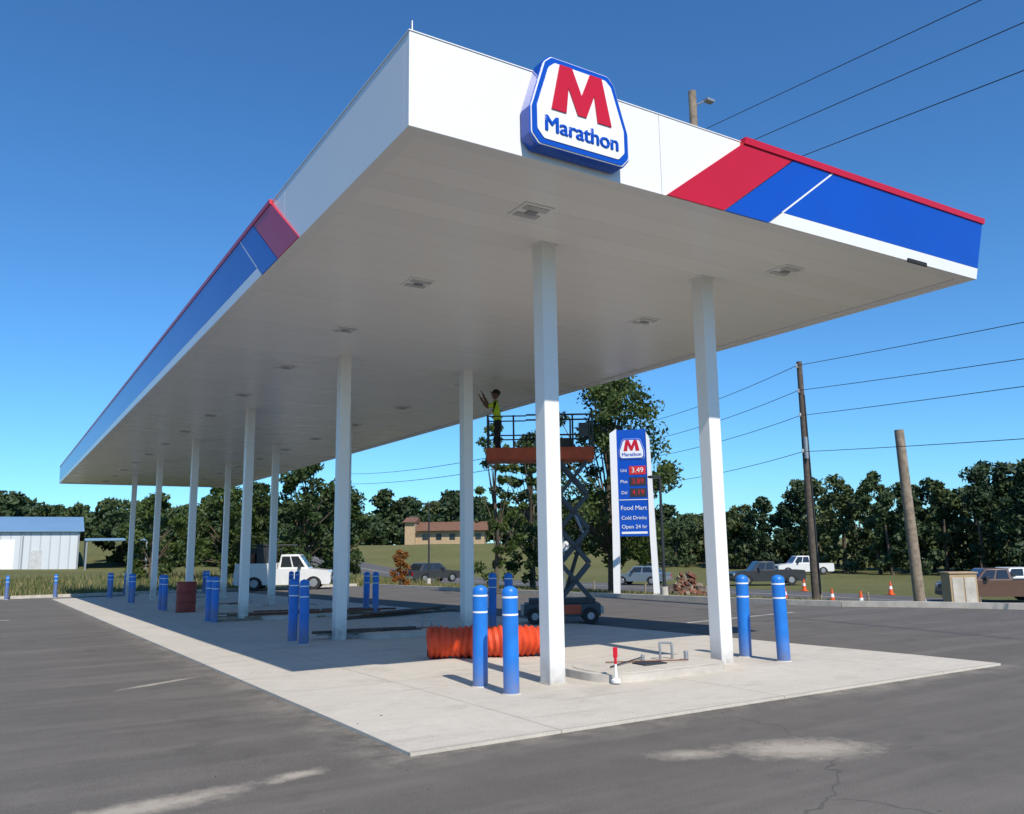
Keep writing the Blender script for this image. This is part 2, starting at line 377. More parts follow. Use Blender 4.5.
def roundpoly(pts,r,n=5):
    out=[];N_=len(pts)
    for i in range(N_):
        p=Vector(pts[i]);a=(Vector(pts[i-1])-p).normalized();b=(Vector(pts[(i+1)%N_])-p).normalized()
        ang=a.angle(b); d=min(r/math.tan(ang/2),.45*min((Vector(pts[i-1])-p).length,(Vector(pts[(i+1)%N_])-p).length))
        p0=p+a*d;p1=p+b*d
        for j in range(n+1):
            t=j/n; q=(p0*(1-t)+p*t)*(1-t)+(p*(1-t)+p1*t)*t; out.append((q.x,q.y))
    return out
def hexa(s=1,i=0):
    P=[(-.36,1.0),(.36,1.0),(.44,.93),(.61,.40),(.61,.12),(.52,.02),(-.52,.02),(-.61,.12),(-.61,.40),(-.44,.93)]
    c=(0,.5); 
    return roundpoly([(x*(1-i/.6)*s,(c[1]+(y-c[1])*(1-i/.49))*s) for x,y in P],.05*s)
Mpts=[(-1,0),(-.70,1),(-.30,1),(0,.47),(.30,1),(.70,1),(1,0),(.52,0),(.43,.56),(.14,.03),(-.14,.03),(-.43,.56),(-.52,0)]
def logo(parent,mat4,s):
    mb=MB(); mb.T=mat4; d=.15
    mb.prism(hexa(s,0),0,-d*s,'blue'); 
    mb.prism(hexa(s,.012),-d*s,-(d+.012)*s,'signwhite')
    mb.prism(hexa(s,.022),-(d+.012)*s,-(d+.02)*s,'blue')
    mb.prism(hexa(s,.075),-(d+.02)*s,-(d+.028)*s,'signwhite')
    mb.obj('logo_shield',parent,True)
    mb=MB(); mb.T=mat4
    mb.prism([(x*.37*s,(.42+y*.50)*s) for x,y in Mpts],-(d+.028)*s,-(d+.040)*s,'red')
    mb.obj('logo_letter',parent,False)
    for i,q in enumerate((-.006,-.003,0,.003,.006)):
        text('logo_name','Marathon',.235*s,mat4@Matrix.Translation((q*s,-(d+.030+i*.0007)*s,.25*s))@Matrix.Rotation(math.pi/2,4,'X'),'blue',parent,ext=(.004+i*.0005)*s)
ls=empty('fascia_logo_sign')
logo(ls,Matrix.Translation((4.54,Y0-.02,5.165)),.965)

# ------------------------------------------------------------------ bollards
bm_mesh=None
def bollard(x,y,z):
    global bm_mesh
    if bm_mesh is None:
        mb=MB(); r=.085;h=1.09
        mb.lathe([(r,0),(r,.80)],20,'bollard'); mb.lathe([(r,.80),(r+.0015,.801),(r+.0015,.819),(r,.82)],20,'signwhite')
        mb.lathe([(r,.82),(r,.98)],20,'bollard'); mb.lathe([(r,.98),(r+.0015,.981),(r+.0015,.999),(r,1.0)],20,'signwhite')
        mb.lathe([(r,1.0),(r,h-.05),(r*.93,h-.02),(r*.7,h),(r*.3,h+.014),(0.001,h+.017)],20,'bollard')
        mb.lathe([(r+.004,-.06),(r+.02,0),(r+.004,.012),(r,.014)],20,'kerb')
        o=mb.obj('bollard'); bm_mesh=o.data
    else:
        o=bpy.data.objects.new('bollard',bm_mesh); S.collection.objects.link(o)
    o.location=(x,y,z); o.rotation_euler=(random.uniform(-.015,.015),random.uniform(-.015,.015),random.uniform(0,6))
for i in range(6):
    yc=8.10+6.886*i
    for x in (4.75,8.92):
        for dy in (-.33,.33): bollard(x,yc+dy,gzf(x,yc+dy)+.055)
for x,y in ((2.8,46.4),(5.9,46.6),(.8,46.3)): bollard(x,y,gzf(x,y)+.03)

# islands
for i in range(6):
    yc=8.2+6.886*i; mb=MB(); z=gzf(7,yc)+.055
    pts=roundpoly([(-1.0,-.6),(1.0,-.6),(1.0,.6),(-1.0,.6)],.5,8)
    mb.T=Matrix.Translation((6.92,yc,z))
    mb.prism(pts,-.1,.09,'kerb','xy'); mb.prism([(x*.9,y*.82) for x,y in pts],.09,.098,'concrete','xy')
    for (px,py,hh,r) in ((.35,.1,.22,.016),(.55,.1,.2,.018),(.6,-.1,.12,.03),(.15,.2,.08,.025)):
        mb.cyl((px,py,.09),(px,py,.09+hh),r,r,10,'grey')
    mb.cyl((.35,.1,.31),(.55,.1,.29),.015,.015,10,'grey')
    mb.cyl((-.6,-.1,.115),(.2,.28,.125),.010,.010,6,'dark'); mb.cyl((-.4,.25,.115),(.5,-.25,.125),.009,.009,6,'brown')
    mb.box(-.15,.2,-.2,.05,.098,.115,'dark')
    mb.obj('pump_island',bevel=.01)
mb=MB(); mb.T=Matrix.Translation((6.02,7.62,.01)); mb.lathe([(.05,0),(.055,.03),(.02,.05),(.013,.2),(.0,.21)],12,'signwhite'); mb.cyl((0,0,.2),(0,0,.36),.015,.018,10,'red'); mb.box(-.03,.03,-.003,.003,.27,.38,'red'); mb.obj('marker_stake')

def duct(x,y,rz,L,r,sag):
    mb=MB(); mb.T=Matrix.Translation((x,y,gzf(x,y)+.055+r*.93))@Matrix.Rotation(rz,4,'Z')
    nn=28; n=int(L/.042); vs=[];fs=[]
    for i in range(n+1):
        z=-L/2+L*i/n; rr=r*(1.0 if i%2 else .87)*(1+.05*math.sin(i*.55)+random.uniform(-.02,.02)); off=.02*math.sin(i*.4)
        for j in range(nn):
            t=2*math.pi*j/nn; vs.append((z+.015*math.sin(t*2+i*.3),rr*math.cos(t)*(1+sag*.5)+off,max(-r*.92,rr*math.sin(t)*(1-sag*.4*(i%5)/5))))
    for i in range(n):
        for j in range(nn): a=i*nn+j;b=i*nn+(j+1)%nn; fs.append((a,b,b+nn,a+nn))
    mb.add(vs,fs,'duct'); mb.lathe([(r*.8,-L/2+.02),(r*.8,L/2-.02)],28,'black','x')
    mb.obj('corrugated_duct')
duct(5.96,11.0,-.50,1.10,.235,.15); duct(6.82,10.53,-.40,.62,.23,.3)
def heap(cx,cy,n,L,rz,name,mats,sp=.8):
    mb=MB()
    for i in range(n):
        a=rz+random.uniform(-.2,.2); x=cx+random.uniform(-sp,sp); y=cy+random.uniform(-sp/2,sp/2); z=gzf(x,y)+.06+.05*(i%3)
        mb.T=Matrix.Translation((x,y,z))@Matrix.Rotation(a,4,'Z'); l=L*random.uniform(.6,1)
        mb.box(-l/2,l/2,-.05,.05,0,.045,random.choice(mats))
    mb.obj(name,smooth=False)
heap(7.2,22.2,16,3.2,-.3,'lumber_pile',['brown','wooddark','wood'],1.1)
heap(6.2,15.0,6,1.6,-.3,'scrap_pile',['dark','grey','wooddark'],.7)
heap(9.2,20.5,9,2.4,.2,'lumber_pile',['brown','wooddark'],.8)
mb=MB(); mb.T=Matrix.Translation((5.15,27.2,gzf(5.2,27.2)+.055)); 
mb.lathe([(0,0),(.29,0),(.30,.02),(.285,.03),(.285,.28),(.30,.29),(.30,.31),(.285,.32),(.285,.57),(.30,.58),(.30,.6),(.285,.61),(.285,.86),(.30,.87),(.30,.89),(.27,.88),(0,.87)],24,'drumred'); mb.obj('steel_drum')

# ------------------------------------------------------------------ scissor lift
lift=empty('scissor_lift',(10.3,15.5,gzf(10.3,15.5)+.055),math.atan2(-.526,.8505))
mb=MB()
mb.box(-.40,1.22,-.36,.36,.16,.42,'liftgrey'); mb.box(-.30,1.12,-.30,.30,.422,.52,'dark'); mb.box(.2,.8,-.38,-.362,.2,.4,'orange'); mb.box(1.222,1.3,-.2,.2,.2,.35,'grey')
mb.box(-.48,-.402,-.3,.3,.2,.38,'grey')
for wx in (-.18,1.0):
    for wy in (-.40,.40):
        mb.cyl((wx,wy-.07,.17),(wx,wy+.07,.17),.17,.17,20,'black'); mb.cyl((wx,wy-.075,.17),(wx,wy+.075,.17),.08,.08,12,'grey')
mb.obj('chassis',lift,bevel=.015)
mb=MB(); zc0,zc1,ns=.52,3.49,4; dz=(zc1-zc0)/ns; cxs=.72;hw=.30
for i in range(ns):
    for sy in (-.27,.27):
        za=zc0+dz*i; zb=za+dz
        for sg in (-1,1):
            a=Vector((cxs-sg*hw,sy+.02*sg,za+.02)); b=Vector((cxs+sg*hw,sy+.02*sg,zb-.02)); d=(b-a).normalized(); n=Vector((-d.z,0,d.x))*.04
            vs=[]
            for q in (a,b):
                for s1 in (-1,1):
                    for s2 in (-.015,.015): vs.append(q+n*s1+Vector((0,s2,0)))
            mb.add(vs,[(0,1,3,2),(4,6,7,5),(0,4,5,1),(2,3,7,6),(1,5,7,3),(0,2,6,4)],'liftgrey')
        mb.cyl((cxs,sy-.04,(za+zb)/2),(cxs,sy+.04,(za+zb)/2),.04,.04,10,'dark')
    for sg in(-1,1): mb.cyl((cxs+sg*hw,-.3,zc0+dz*i+.02),(cxs+sg*hw,.3,zc0+dz*i+.02),.028,.028,8,'dark')
mb.cyl((cxs-.2,0,.7),(cxs+.2,0,1.9),.045,.045,10,'dark'); mb.cyl((cxs+.2,0,1.9),(cxs-.05,0,2.5),.03,.03,10,'grey')
mb.obj('scissor_arms',lift)
mb=MB(); D0=3.50
mb.box(-1.17,1.17,-.38,.38,D0,D0+.07,'orange')
for sy in (-.39,.38): mb.box(-1.17,1.17,sy,sy+.012,D0+.02,D0+.28,'orange')
for sx_ in (-1.185,1.172): mb.box(sx_,sx_+.012,-.38,.38,D0+.02,D0+.28,'orange')
mb.obj('platform_deck',lift,bevel=.006)
mb=MB()
for x in (-1.15,-.58,0,.3,.72,1.15):
    for sy in (-.37,.37): mb.tube((x,sy,D0+.07),(x,sy,D0+1.0),.02,'dark')
for z in (D0+.55,D0+1.0):
    for sy in (-.37,.37): mb.tube((-.3,sy,z),(1.15,sy,z),.02,'dark')
    for x in (-1.15,1.15): mb.tube((x,-.37,z),(x,.37,z),.02,'dark')
for sy in (-.37,.37): mb.tube((-1.15,sy,D0+.55),(-.3,sy,D0+.55),.015,'dark'); mb.tube((-1.15,sy,D0+.98),(-.3,sy,D0+.98),.015,'dark')
mb.box(-.1,.75,-.2,.25,D0+.08,D0+.5,'dark'); mb.box(.85,1.05,-.45,-.395,D0+.5,D0+.8,'liftgrey')
mb.cyl((.1,0,D0+.51),(.1,0,D0+.8),.13,.13,14,'grey')
mb.obj('guard_rails',lift)

# ------------------------------------------------------------------ worker
def skinfig(joints,edges,radii,root=0):
    me=bpy.data.meshes.new('body'); me.from_pydata(joints,edges,[])
    o=bpy.data.objects.new('body',me); S.collection.objects.link(o)
    sk=o.modifiers.new('s','SKIN'); sub=o.modifiers.new('u','SUBSURF'); sub.levels=2; sub.render_levels=2
    for i,r in enumerate(radii):
        me.skin_vertices[0].data[i].radius=(r if isinstance(r,tuple) else (r,r))
    me.skin_vertices[0].data[root].use_root=True
    bpy.context.view_layer.update()
    m2=bpy.data.meshes.new_from_object(o.evaluated_get(bpy.context.evaluated_depsgraph_get()))
    bpy.data.objects.remove(o); return m2
J={'pel':(0,0,.86),'bel':(-.01,0,1.0),'che':(-.03,0,1.22),'nek':(-.05,0,1.40),'hd0':(-.06,0,1.46),
 'shl':(-.05,-.17,1.33),'ell':(-.25,-.24,1.22),'wrl':(-.38,-.17,1.42),'hal':(-.41,-.15,1.49),
 'shr':(-.05,.17,1.33),'elr':(-.24,.24,1.36),'wrr':(-.34,.18,1.56) ,'har':(-.36,.17,1.63),
 'hpl':(0,-.09,.82),'knl':(-.05,-.11,.46),'anl':(.02,-.12,.09),'tol':(-.14,-.13,.04),
 'hpr':(0,.09,.82),'knr':(-.01,.12,.46),'anr':(.06,.13,.09),'tor':(-.10,.14,.04)}
ks=list(J); ed=[('pel','bel'),('bel','che'),('che','nek'),('nek','hd0'),('che','shl'),('shl','ell'),('ell','wrl'),('wrl','hal'),('che','shr'),('shr','elr'),('elr','wrr'),('wrr','har'),
 ('pel','hpl'),('hpl','knl'),('knl','anl'),('anl','tol'),('pel','hpr'),('hpr','knr'),('knr','anr'),('anr','tor')]
rad={'pel':.13,'bel':.125,'che':.145,'nek':.055,'hd0':.05,'shl':.065,'shr':.065,'ell':.045,'elr':.045,'wrl':.03,'wrr':.03,'hal':.034,'har':.034,'hpl':.09,'hpr':.09,'knl':.062,'knr':.062,'anl':.045,'anr':.045,'tol':.042,'tor':.042}
me=skinfig([J[k_] for k_ in ks],[(ks.index(a),ks.index(b)) for a,b in ed],[rad[k_] for k_ in ks])
me.materials.clear()
for mname in ('vest','pants','skin','black'): me.materials.append(M[mname])
for pl in me.polygons:
    c=pl.center; 
    if c.z<.12: i=3
    elif c.z<.93: i=1
    elif c.z>1.38 and abs(c.y)<.1: i=2
    elif c.x<-.22 or c.z>1.5: i=2
    else: i=0
    pl.material_index=i; pl.use_smooth=True
wk=empty('construction_worker'); bo=bpy.data.objects.new('body',me); S.collection.objects.link(bo); bo.parent=wk
mb=MB()
prof=[];n=16
for j in range(13):
    t=math.pi*j/12; prof.append((math.sin(t),-math.cos(t)))
vs=[];fs=[]
for (r,z) in prof:
    for i in range(n):
        a=2*math.pi*i/n; x=math.cos(a)*r*.092; y=math.sin(a)*r*.075; zz=z*.115
        if z<0: x*=1-.18*abs(z); y*=1-.25*abs(z)
        vs.append((x-.07,y,zz+1.575))
for j in range(12):
    for i in range(n): a=j*n+i;b=j*n+(i+1)%n; fs.append((a,b,b+n,a+n))
mb.T=Matrix.Translation((-.07,0,1.5))@Matrix.Rotation(.30,4,'Y')@Matrix.Translation((.07,0,-1.5))
mb.add(vs,fs,'skin')
mb.add([(-.155,-.012,1.555),(-.155,.012,1.555),(-.158,0,1.60),(-.185,0,1.56)],[(0,1,3),(1,2,3),(2,0,3),(0,2,1)],'skin')
for sy in (-1,1):
    mb.cyl((-.06,sy*.07,1.575),(-.06,sy*.085,1.58),.028,.022,8,'skin'); mb.cyl((-.148,sy*.03,1.592),(-.153,sy*.03,1.592),.011,.009,8,'hair')
mb.box(-.158,-.148,-.025,.025,1.522,1.53,'brown')
mb.lathe([(.099,0.0),(.102,.03),(.09,.075),(.05,.105),(0.001,.11)],16,'hair','z',(-.065,0,1.60))
mb.add([(-.14,-.06,1.605),(-.14,.06,1.605),(-.225,.045,1.60),(-.225,-.045,1.60),(-.14,-.06,1.615),(-.14,.06,1.615),(-.225,.045,1.61),(-.225,-.045,1.61)],[(0,1,2,3),(4,7,6,5),(0,4,5,1),(2,6,7,3),(1,5,6,2),(0,3,7,4)],'hair')
mb.obj('head',wk)
mb=MB()
for (hx,hy,hz) in ((-.41,-.15,1.49),(-.36,.17,1.63)):
    for i,(dy,L) in enumerate(((-.024,.06),(-.008,.07),(.008,.068),(.024,.055))):
        b0=Vector((hx-.01,hy+dy,hz+.02)); b1=b0+Vector((-.015,dy*.2,L*.5)); b2=b1+Vector((-.03,0,L*.35))
        mb.cyl(b0,b1,.009,.0085,8,'skin'); mb.cyl(b1,b2,.0085,.007,8,'skin')
    mb.cyl((hx,hy+.03,hz-.01),(hx-.03,hy+.055,hz+.02),.010,.008,8,'skin')
mb.obj('hands',wk)
mb=MB()
for z in (1.02,1.2):
    mb.lathe([(.134,z-.02),(.136,z),(.134,z+.02)],20,'grey','z',(-.02,0,0))
mb.obj('vest_bands',wk)
wk.location=(10.3-.93*.8505,15.5+.93*.526,gzf(10.3,15.5)+.055+D0+.07); wk.rotation_euler=(0,0,math.atan2(-.526,.8505)); wk.scale=(.93,.93,.93)

# ------------------------------------------------------------------ price sign
ps=empty('price_sign',(20.6,24.65,gzf(20.6,24.65)),math.atan2(-.70,.71))
zo=-gzf(20.6,24.65)
mb=MB()
mb.prism([(-.86,0),(-.62,0),(-.56,2.2),(-.56,5.95+zo),(-.82,5.78+zo),(-.82,3)],-.13,.13,'signwhite')
mb.prism([(.62,0),(.84,0),(.76,3.2),(.68,5.55+zo),(.56,5.8+zo),(.56,2.2)],-.13,.13,'signwhite')
mb.obj('legs',ps,bevel=.01)
mb=MB(); mb.box(-.558,.558,-.09,.09,2.15,5.9+zo,'blue')
for z,m in ((4.62,'redled'),(4.2,'dark'),(3.78,'dark')):
    mb.box(-.12,.5,-.105,-.09,z-.16,z+.16,m)
mb.box(-.53,.53,-.10,-.09,3.50,3.525,'signwhite'); mb.box(-.48,.48,-.10,-.09,2.24,2.32,'signwhite')
mb.obj('panel',ps,False)
logo(ps,Matrix.Translation((0,.02,5.02)),.82)
def T2(z,x=0,y=-.1): return Matrix.Translation((x,y,z))@Matrix.Rotation(math.pi/2,4,'X')
for z,a,b in ((4.62,'Unl','3.49'),(4.2,'Plus','3.89'),(3.78,'Dsl','4.19')):
    text('price_label',a,.17,T2(z,-.33),'signwhite',ps); text('price_digits',b,.27,T2(z,.19,-.115),'signwhite' if a=='Unl' else 'redled',ps)
text('panel_text','Food Mart',.23,T2(3.2),'signwhite',ps); text('panel_text','Cold Drinks',.19,T2(2.83),'signwhite',ps); text('panel_text','Open 24 hr',.20,T2(2.50),'signwhite',ps)

# ------------------------------------------------------------------ poles & wires
def upole(x,y,h,r0,r1,mat,hw,lean=(0,0)):
    z=gzf(x,y); mb=MB(); mb.cyl((x,y,z-.3),(x+lean[0],y+lean[1],h),r0,r1,14,mat)
    for dz in hw:
        px=x+lean[0]*(h-dz)/h; py=y+lean[1]*(h-dz)/h
        mb.cyl((px-.1,py-.05,h-dz),(px-.28,py-.1,h-dz+.03),.02,.02,6,'grey'); mb.cyl((px-.28,py-.1,h-dz-.03),(px-.28,py-.1,h-dz+.1),.045,.03,8,'lens')
    return mb
mb=upole(25.55,20.6,8.3,.15,.10,'wooddark',[.25,1.2,2.1,3.45]); mb.cyl((25.6,20.42,-.3),(25.55,20.48,7.0),.03,.03,6,'dark'); mb.cyl((25.4,20.45,4.6),(25.4,20.45,5.4),.08,.08,10,'grey'); mb.obj('utility_pole')
mb=upole(25.3,16.4,5.15,.18,.145,'wood',[],(-.12,.12)); mb.obj('utility_pole')
mb=upole(17.5,17.4,15.4,.17,.12,'wood',[1.7,2.7,3.7]); mb.cyl((17.5,17.4,14.9),(17.85,17.2,15.1),.025,.025,6,'grey'); mb.box(17.8,18.1,17.05,17.25,15.06,15.14,'grey'); mb.obj('utility_pole')
cu=bpy.data.curves.new('power_lines','CURVE'); cu.dimensions='3D'; cu.bevel_depth=.014; cu.bevel_resolution=1
def wire(a,b,sag,r=1):
    sp=cu.splines.new('POLY'); n=24; sp.points.add(n)
    for i in range(n+1):
        t=i/n; p=Vector(a)*(1-t)+Vector(b)*t; p.z-=sag*4*t*(1-t); sp.points[i].co=(*p,1); sp.points[i].radius=r
P1=[(17.22,17.3,13.8),(17.22,17.3,12.8),(17.22,17.3,11.8)]; E1=[(14.4,5.2,10.9),(14.3,5.3,10.1),(14.2,5.3,9.2)]
for a,b in zip(P1,E1):
    d=Vector(b)-Vector(a); wire(a,Vector(a)+d*2.2,.0,.7)
A=[(25.27,20.5,8.1),(25.27,20.5,7.15),(25.27,20.5,6.2),(25.27,20.5,4.85)]
B=[(20.8,8.5,6.7),(20.8,8.6,5.79),(20.7,8.6,5.14),(20.5,8.7,3.84)]
Cc=[(28.2,35.5,7.7),(28.2,35.5,6.8),(28.2,35.5,6.0),(28.2,35.5,4.7)]
for i in range(4):
    a=Vector(A[i]); d=Vector(B[i])-a; wire(a,a+d*2.2+Vector((0,0,.15)),.12,.8)
    wire(a,Cc[i],.3,.8)
wire(Cc[0],(36,95.3,10.5),.6,1.7); wire(Cc[1],(36,95.3,9.3),.5,1.7)
o=bpy.data.objects.new('power_lines',cu); S.collection.objects.link(o); cu.materials.append(M['wire'])
mb=MB(); mb.cyl((28.2,35.5,-1.6),(28.2,35.5,7.9),.15,.1,12,'wooddark'); mb.obj('utility_pole')
def lamp(x,y,h):
    z=gzf(x,y); mb=MB(); mb.cyl((x,y,z),(x,y,h),.06,.045,12,'dark'); mb.cyl((x,y,z),(x,y,z+.35),.13,.12,12,'kerb'); mb.cyl((x,y,h-.05),(x-.3,y-.15,h),.025,.025,8,'dark')
    mb.box(x-.62,x-.2,y-.27,y-.07,h-.02,h+.06,'dark'); mb.box(x-.58,x-.24,y-.24,y-.1,h-.035,h-.021,'lens'); mb.obj('street_lamp',bevel=.01)
lamp(19.95,22.4,3.85); lamp(21.9,44.9,4.1)
mb=MB(); x,y=19.6,27.9; z=gzf(x,y); mb.cyl((x,y,z),(x,y,2.0),.03,.03,8,'grey'); mb.cyl((x-.04,y-.06,1.55),(x-.05,y-.075,1.55),.22,.22,24,'signwhite'); mb.cyl((x-.051,y-.0765,1.55),(x-.053,y-.079,1.55),.12,.12,24,'lens'); mb.obj('traffic_sign')
mb=MB(); mb.T=Matrix.Translation((23.3,13.9,gzf(23.3,13.9)))@Matrix.Rotation(-.55,4,'Z'); mb.box(-.36,.40,-.25,.25,.06,.95,'tan'); mb.box(-.39,.43,-.28,.28,.955,1.0,'tan'); mb.box(-.45,.5,-.35,.35,-.05,.055,'kerb'); mb.box(-.3,.0,-.265,-.251,.12,.85,'kerb'); mb.box(.04,.35,-.265,-.251,.12,.85,'kerb'); mb.obj('utility_cabinet',bevel=.015)
def cone(x,y):
    z=gzf(x,y); mb=MB(); mb.T=Matrix.Translation((x,y,z+.03)); mb.box(-.19,.19,-.19,.19,0,.03,'cone')
    mb.lathe([(.145,.03),(.10,.32)],16,'cone'); mb.lathe([(.10,.32),(.075,.48)],16,'signwhite'); mb.lathe([(.075,.48),(.03,.74),(.0,.75)],16,'cone'); mb.obj('traffic_cone')
for x,y in ((35.3,27.5),(35.3,22.7),(35.3,30.4),(43.6,30),(43.6,36),(44,27),(13,48.5),(16,49),(30,22),(33,33)): cone(x,y)
mb=MB()
for i in range(14):
    x=34.6; y=12+i*2.6; z=gzf(x,y); mb.cyl((x,y,z-.1),(x,y,z+.7),.06,.055,8,'wood')
mb.obj('verge_posts')

# ------------------------------------------------------------------ vehicles
def arch(cx,r,n=8,z=0): return [(cx+r*math.cos(math.pi*(1-i/n)) ,z+r*math.sin(math.pi*(1-i/n))) for i in range(n+1)]
def vehicle(name,loc,rz,L,H,kind,paint,Wd=1.85):
    x,y=loc; e=empty(name,(x,y,gzf(x,y)+.04),rz); r=.36 if kind!='car' else .32; g=.28
    f=L/2-.9; b=-L/2+1.05
    belt={'car':.88,'pickup':1.05,'service':1.1}[kind]
    hood=belt-.08
    low=[(-L/2,g+.12)]+[(-L/2+.1,g)]+arch(b,r+.07,8,g)+arch(f,r+.07,8,g)+[(L/2-.08,g),(L/2,g+.15),(L/2-.02,hood-.2),(L/2-.15,hood-.03)]
    cab={'car':(-L*.36,L*.2),'pickup':(-L*.10,L*.24),'service':(-L*.05,L*.27)}[kind]
    low+= [(cab[1]+.05,belt),(-L/2+.05,belt),(-L/2,belt-.2)]
    mb=MB(); mb.prism(low,-Wd/2,Wd/2,paint); mb.obj('body',e,bevel=.04,seg=3)
    mb=MB(); c0,c1=cab; w0=Wd/2-.05;w1=Wd/2-.2
    s0=.45 if kind=='car' else .12; s1=.55
    vs=[(c0,-w0,belt),(c1,-w0,belt),(c1,w0,belt),(c0,w0,belt),(c0+s0,-w1,H),(c1-s1,-w1,H),(c1-s1,w1,H),(c0+s0,w1,H)]
    mb.add(vs,[(4,5,6,7),(0,1,5,4),(1,2,6,5),(2,3,7,6),(3,0,4,7)],paint); mb.obj('cab',e,bevel=.05,seg=3)
    mb=MB()
    V=[Vector(v) for v in vs]
    def pane(a,b,c,d,u0,u1,v0,v1,off):
        P=lambda u,v:(a*(1-u)+b*u)*(1-v)+(d*(1-u)+c*u)*v
        nrm=(b-a).cross(d-a).normalized()*off
        mb.add([P(u0,v0)+nrm,P(u1,v0)+nrm,P(u1,v1)+nrm,P(u0,v1)+nrm],[(0,1,2,3)],'glass')
    for (a,b_,c,d) in ((V[0],V[1],V[5],V[4]),(V[2],V[3],V[7],V[6])):
        pane(a,b_,c,d,.08,.47,.12,.86,.008); pane(a,b_,c,d,.52,.9,.12,.86,.008)
    pane(V[1],V[2],V[6],V[5],.07,.93,.1,.9,.008); pane(V[3],V[0],V[4],V[7],.1,.9,.12,.88,.008)
    mb.obj('windows',e,False)
    mb=MB()
    for wx in (f,b):
        for sy in (-1,1):
            mb.cyl((wx,sy*(Wd/2-.22),r),(wx,sy*(Wd/2-.01),r),r,r,22,'black'); mb.cyl((wx,sy*(Wd/2-.012),r),(wx,sy*(Wd/2+.005),r),r*.6,r*.55,14,'grey')
    mb.obj('wheels',e)
    mb=MB()
    for sy in (-1,1):
        mb.box(L/2-.06,L/2+.012,sy*Wd*.36-.16,sy*Wd*.36+.16,hood-.28,hood-.12,'lens'); mb.box(-L/2-.012,-L/2+.04,sy*Wd*.43-.07,sy*Wd*.43+.07,belt-.35,belt-.08,'red')
        mb.box(cab[1]-.55,cab[1]-.4,sy*(Wd/2+.02)-.02*sy,sy*(Wd/2+.17),belt+.02,belt+.2,'dark')
    mb.box(L/2-.02,L/2+.05,-Wd*.45,Wd*.45,g+.05,g+.22,'dark'); mb.box(-L/2-.06,-L/2+.02,-Wd*.45,Wd*.45,g+.05,g+.22,'grey'); mb.box(L/2-.05,L/2+.008,-.45,.45,hood-.32,hood-.12,'dark')
    if kind=='pickup': mb.box(-L/2+.12,cab[0]-.06,-Wd/2+.12,Wd/2-.12,belt+.001,belt+.006,'black')  # flat black sheet, colour stands in for the shaded recess of the bed
    if kind=='service':
        for sy in (-1,1): mb.box(-L/2+.05,cab[0]-.05,sy*(Wd/2-.22)-.22,sy*(Wd/2-.22)+.22,belt+.005,belt+.30,paint)
        for xx_ in (-L/2+.3,-.9,cab[0]-.1):
            for sy in(-.75,.75): mb.tube((xx_,sy,belt+.3),(xx_,sy,2.3),.03,'dark')
            mb.tube((xx_,-.75,2.3),(xx_,.75,2.3),.03,'dark')
        for sy in(-.75,.75,0): mb.tube((-L/2+.1,sy,2.34),(.5,sy,2.34),.04,'dark')
        mb.box(-L/2+.3,-1.0,-.3,.3,belt+.1,belt+1.1,'dark'); mb.box(-1.4,-.5,-.7,.4,belt+.31,belt+1.2,'dark'); mb.box(-2.2,-1.5,-.8,-.4,belt+.31,belt+.8,'brown'); mb.cyl((-1.6,0,belt+.6),(-.4,.2,2.7),.09,.06,10,'dark')
    mb.obj('trim',e,bevel=.008)
    return e
vehicle('service_truck',(13.6,45.4),math.radians(-25),5.0,1.85,'service','carwhite',2.0)
vehicle('pickup_truck',(66,54.5),math.radians(150),5.3,1.75,'pickup','carwhite')
vehicle('pickup_truck',(42.0,23.2),math.radians(140),5.0,1.6,'pickup','carbrown')
vehicle('parked_car',(42.4,50.2),math.radians(120),4.3,1.4,'car','carsilver',1.75)
vehicle('pickup_truck',(48.5,43.4),math.radians(150),5.2,1.7,'pickup','cardark')
vehicle('parked_car',(49.5,26.5),math.radians(150),4.4,1.4,'car','carwhite')
vehicle('parked_car',(27.5,56),math.radians(10),4.4,1.4,'car','cardark',1.75)
def rubble(cx,cy,rx,h,name,mats,n=160):
    mb=MB()
    for i in range(n):
        a=random.uniform(0,6.28);q=math.sqrt(random.random()); x=cx+rx*q*math.cos(a);y=cy+rx*q*math.sin(a)*.7; z=gzf(x,y)+random.random()*h*(1-q**1.5)
        sz=random.uniform(.06,.2); mb.T=Matrix.Translation((x,y,z))@Matrix.Rotation(random.uniform(0,3),4,Vector((random.random(),random.random(),random.random()+.1)).normalized())
        mb.box(-sz,sz,-sz*.6,sz*.6,-sz*.4,sz*.4,random.choice(mats))
    mb.obj(name,smooth=False)
rubble(23.6,25.2,.9,.95,'debris_pile',['brown','brown','wooddark','wood'])

# ------------------------------------------------------------------ buildings
bz=gzf(8.1,100.8)
bd=empty('metal_building',(8.0,100.8,bz-.1),-.06)
mb=MB(); mb.box(-34,0,0,16,0,4.1,'siding'); mb.prism([(0,4.1),(16,4.1),(8,5.7)],-.001,-33.999,'siding','yz'); mb.obj('walls',bd,False)
mb=MB()
for s0,s1 in (((-.4,4.03),(8,5.75)),((16.4,4.03),(8,5.75))):
    mb.add([(-34.4,s0[0],s0[1]),(.4,s0[0],s0[1]),(.4,s1[0],s1[1]),(-34.4,s1[0],s1[1]),(-34.4,s0[0],s0[1]+.12),(.4,s0[0],s0[1]+.12),(.4,s1[0],s1[1]+.12),(-34.4,s1[0],s1[1]+.12)],[(0,1,2,3),(4,7,6,5),(0,4,5,1),(1,5,6,2),(0,3,7,4)],'roofblue')
mb.obj('roof',bd,False)
mb=MB()
for x0 in (-30,-24,-15.5,-9.5): mb.box(x0,x0+3.6,-.06,-.01,0,3.2,'signwhite'); 
mb.box(-4.4,-3.4,-.06,-.01,0,2.1,'lens')
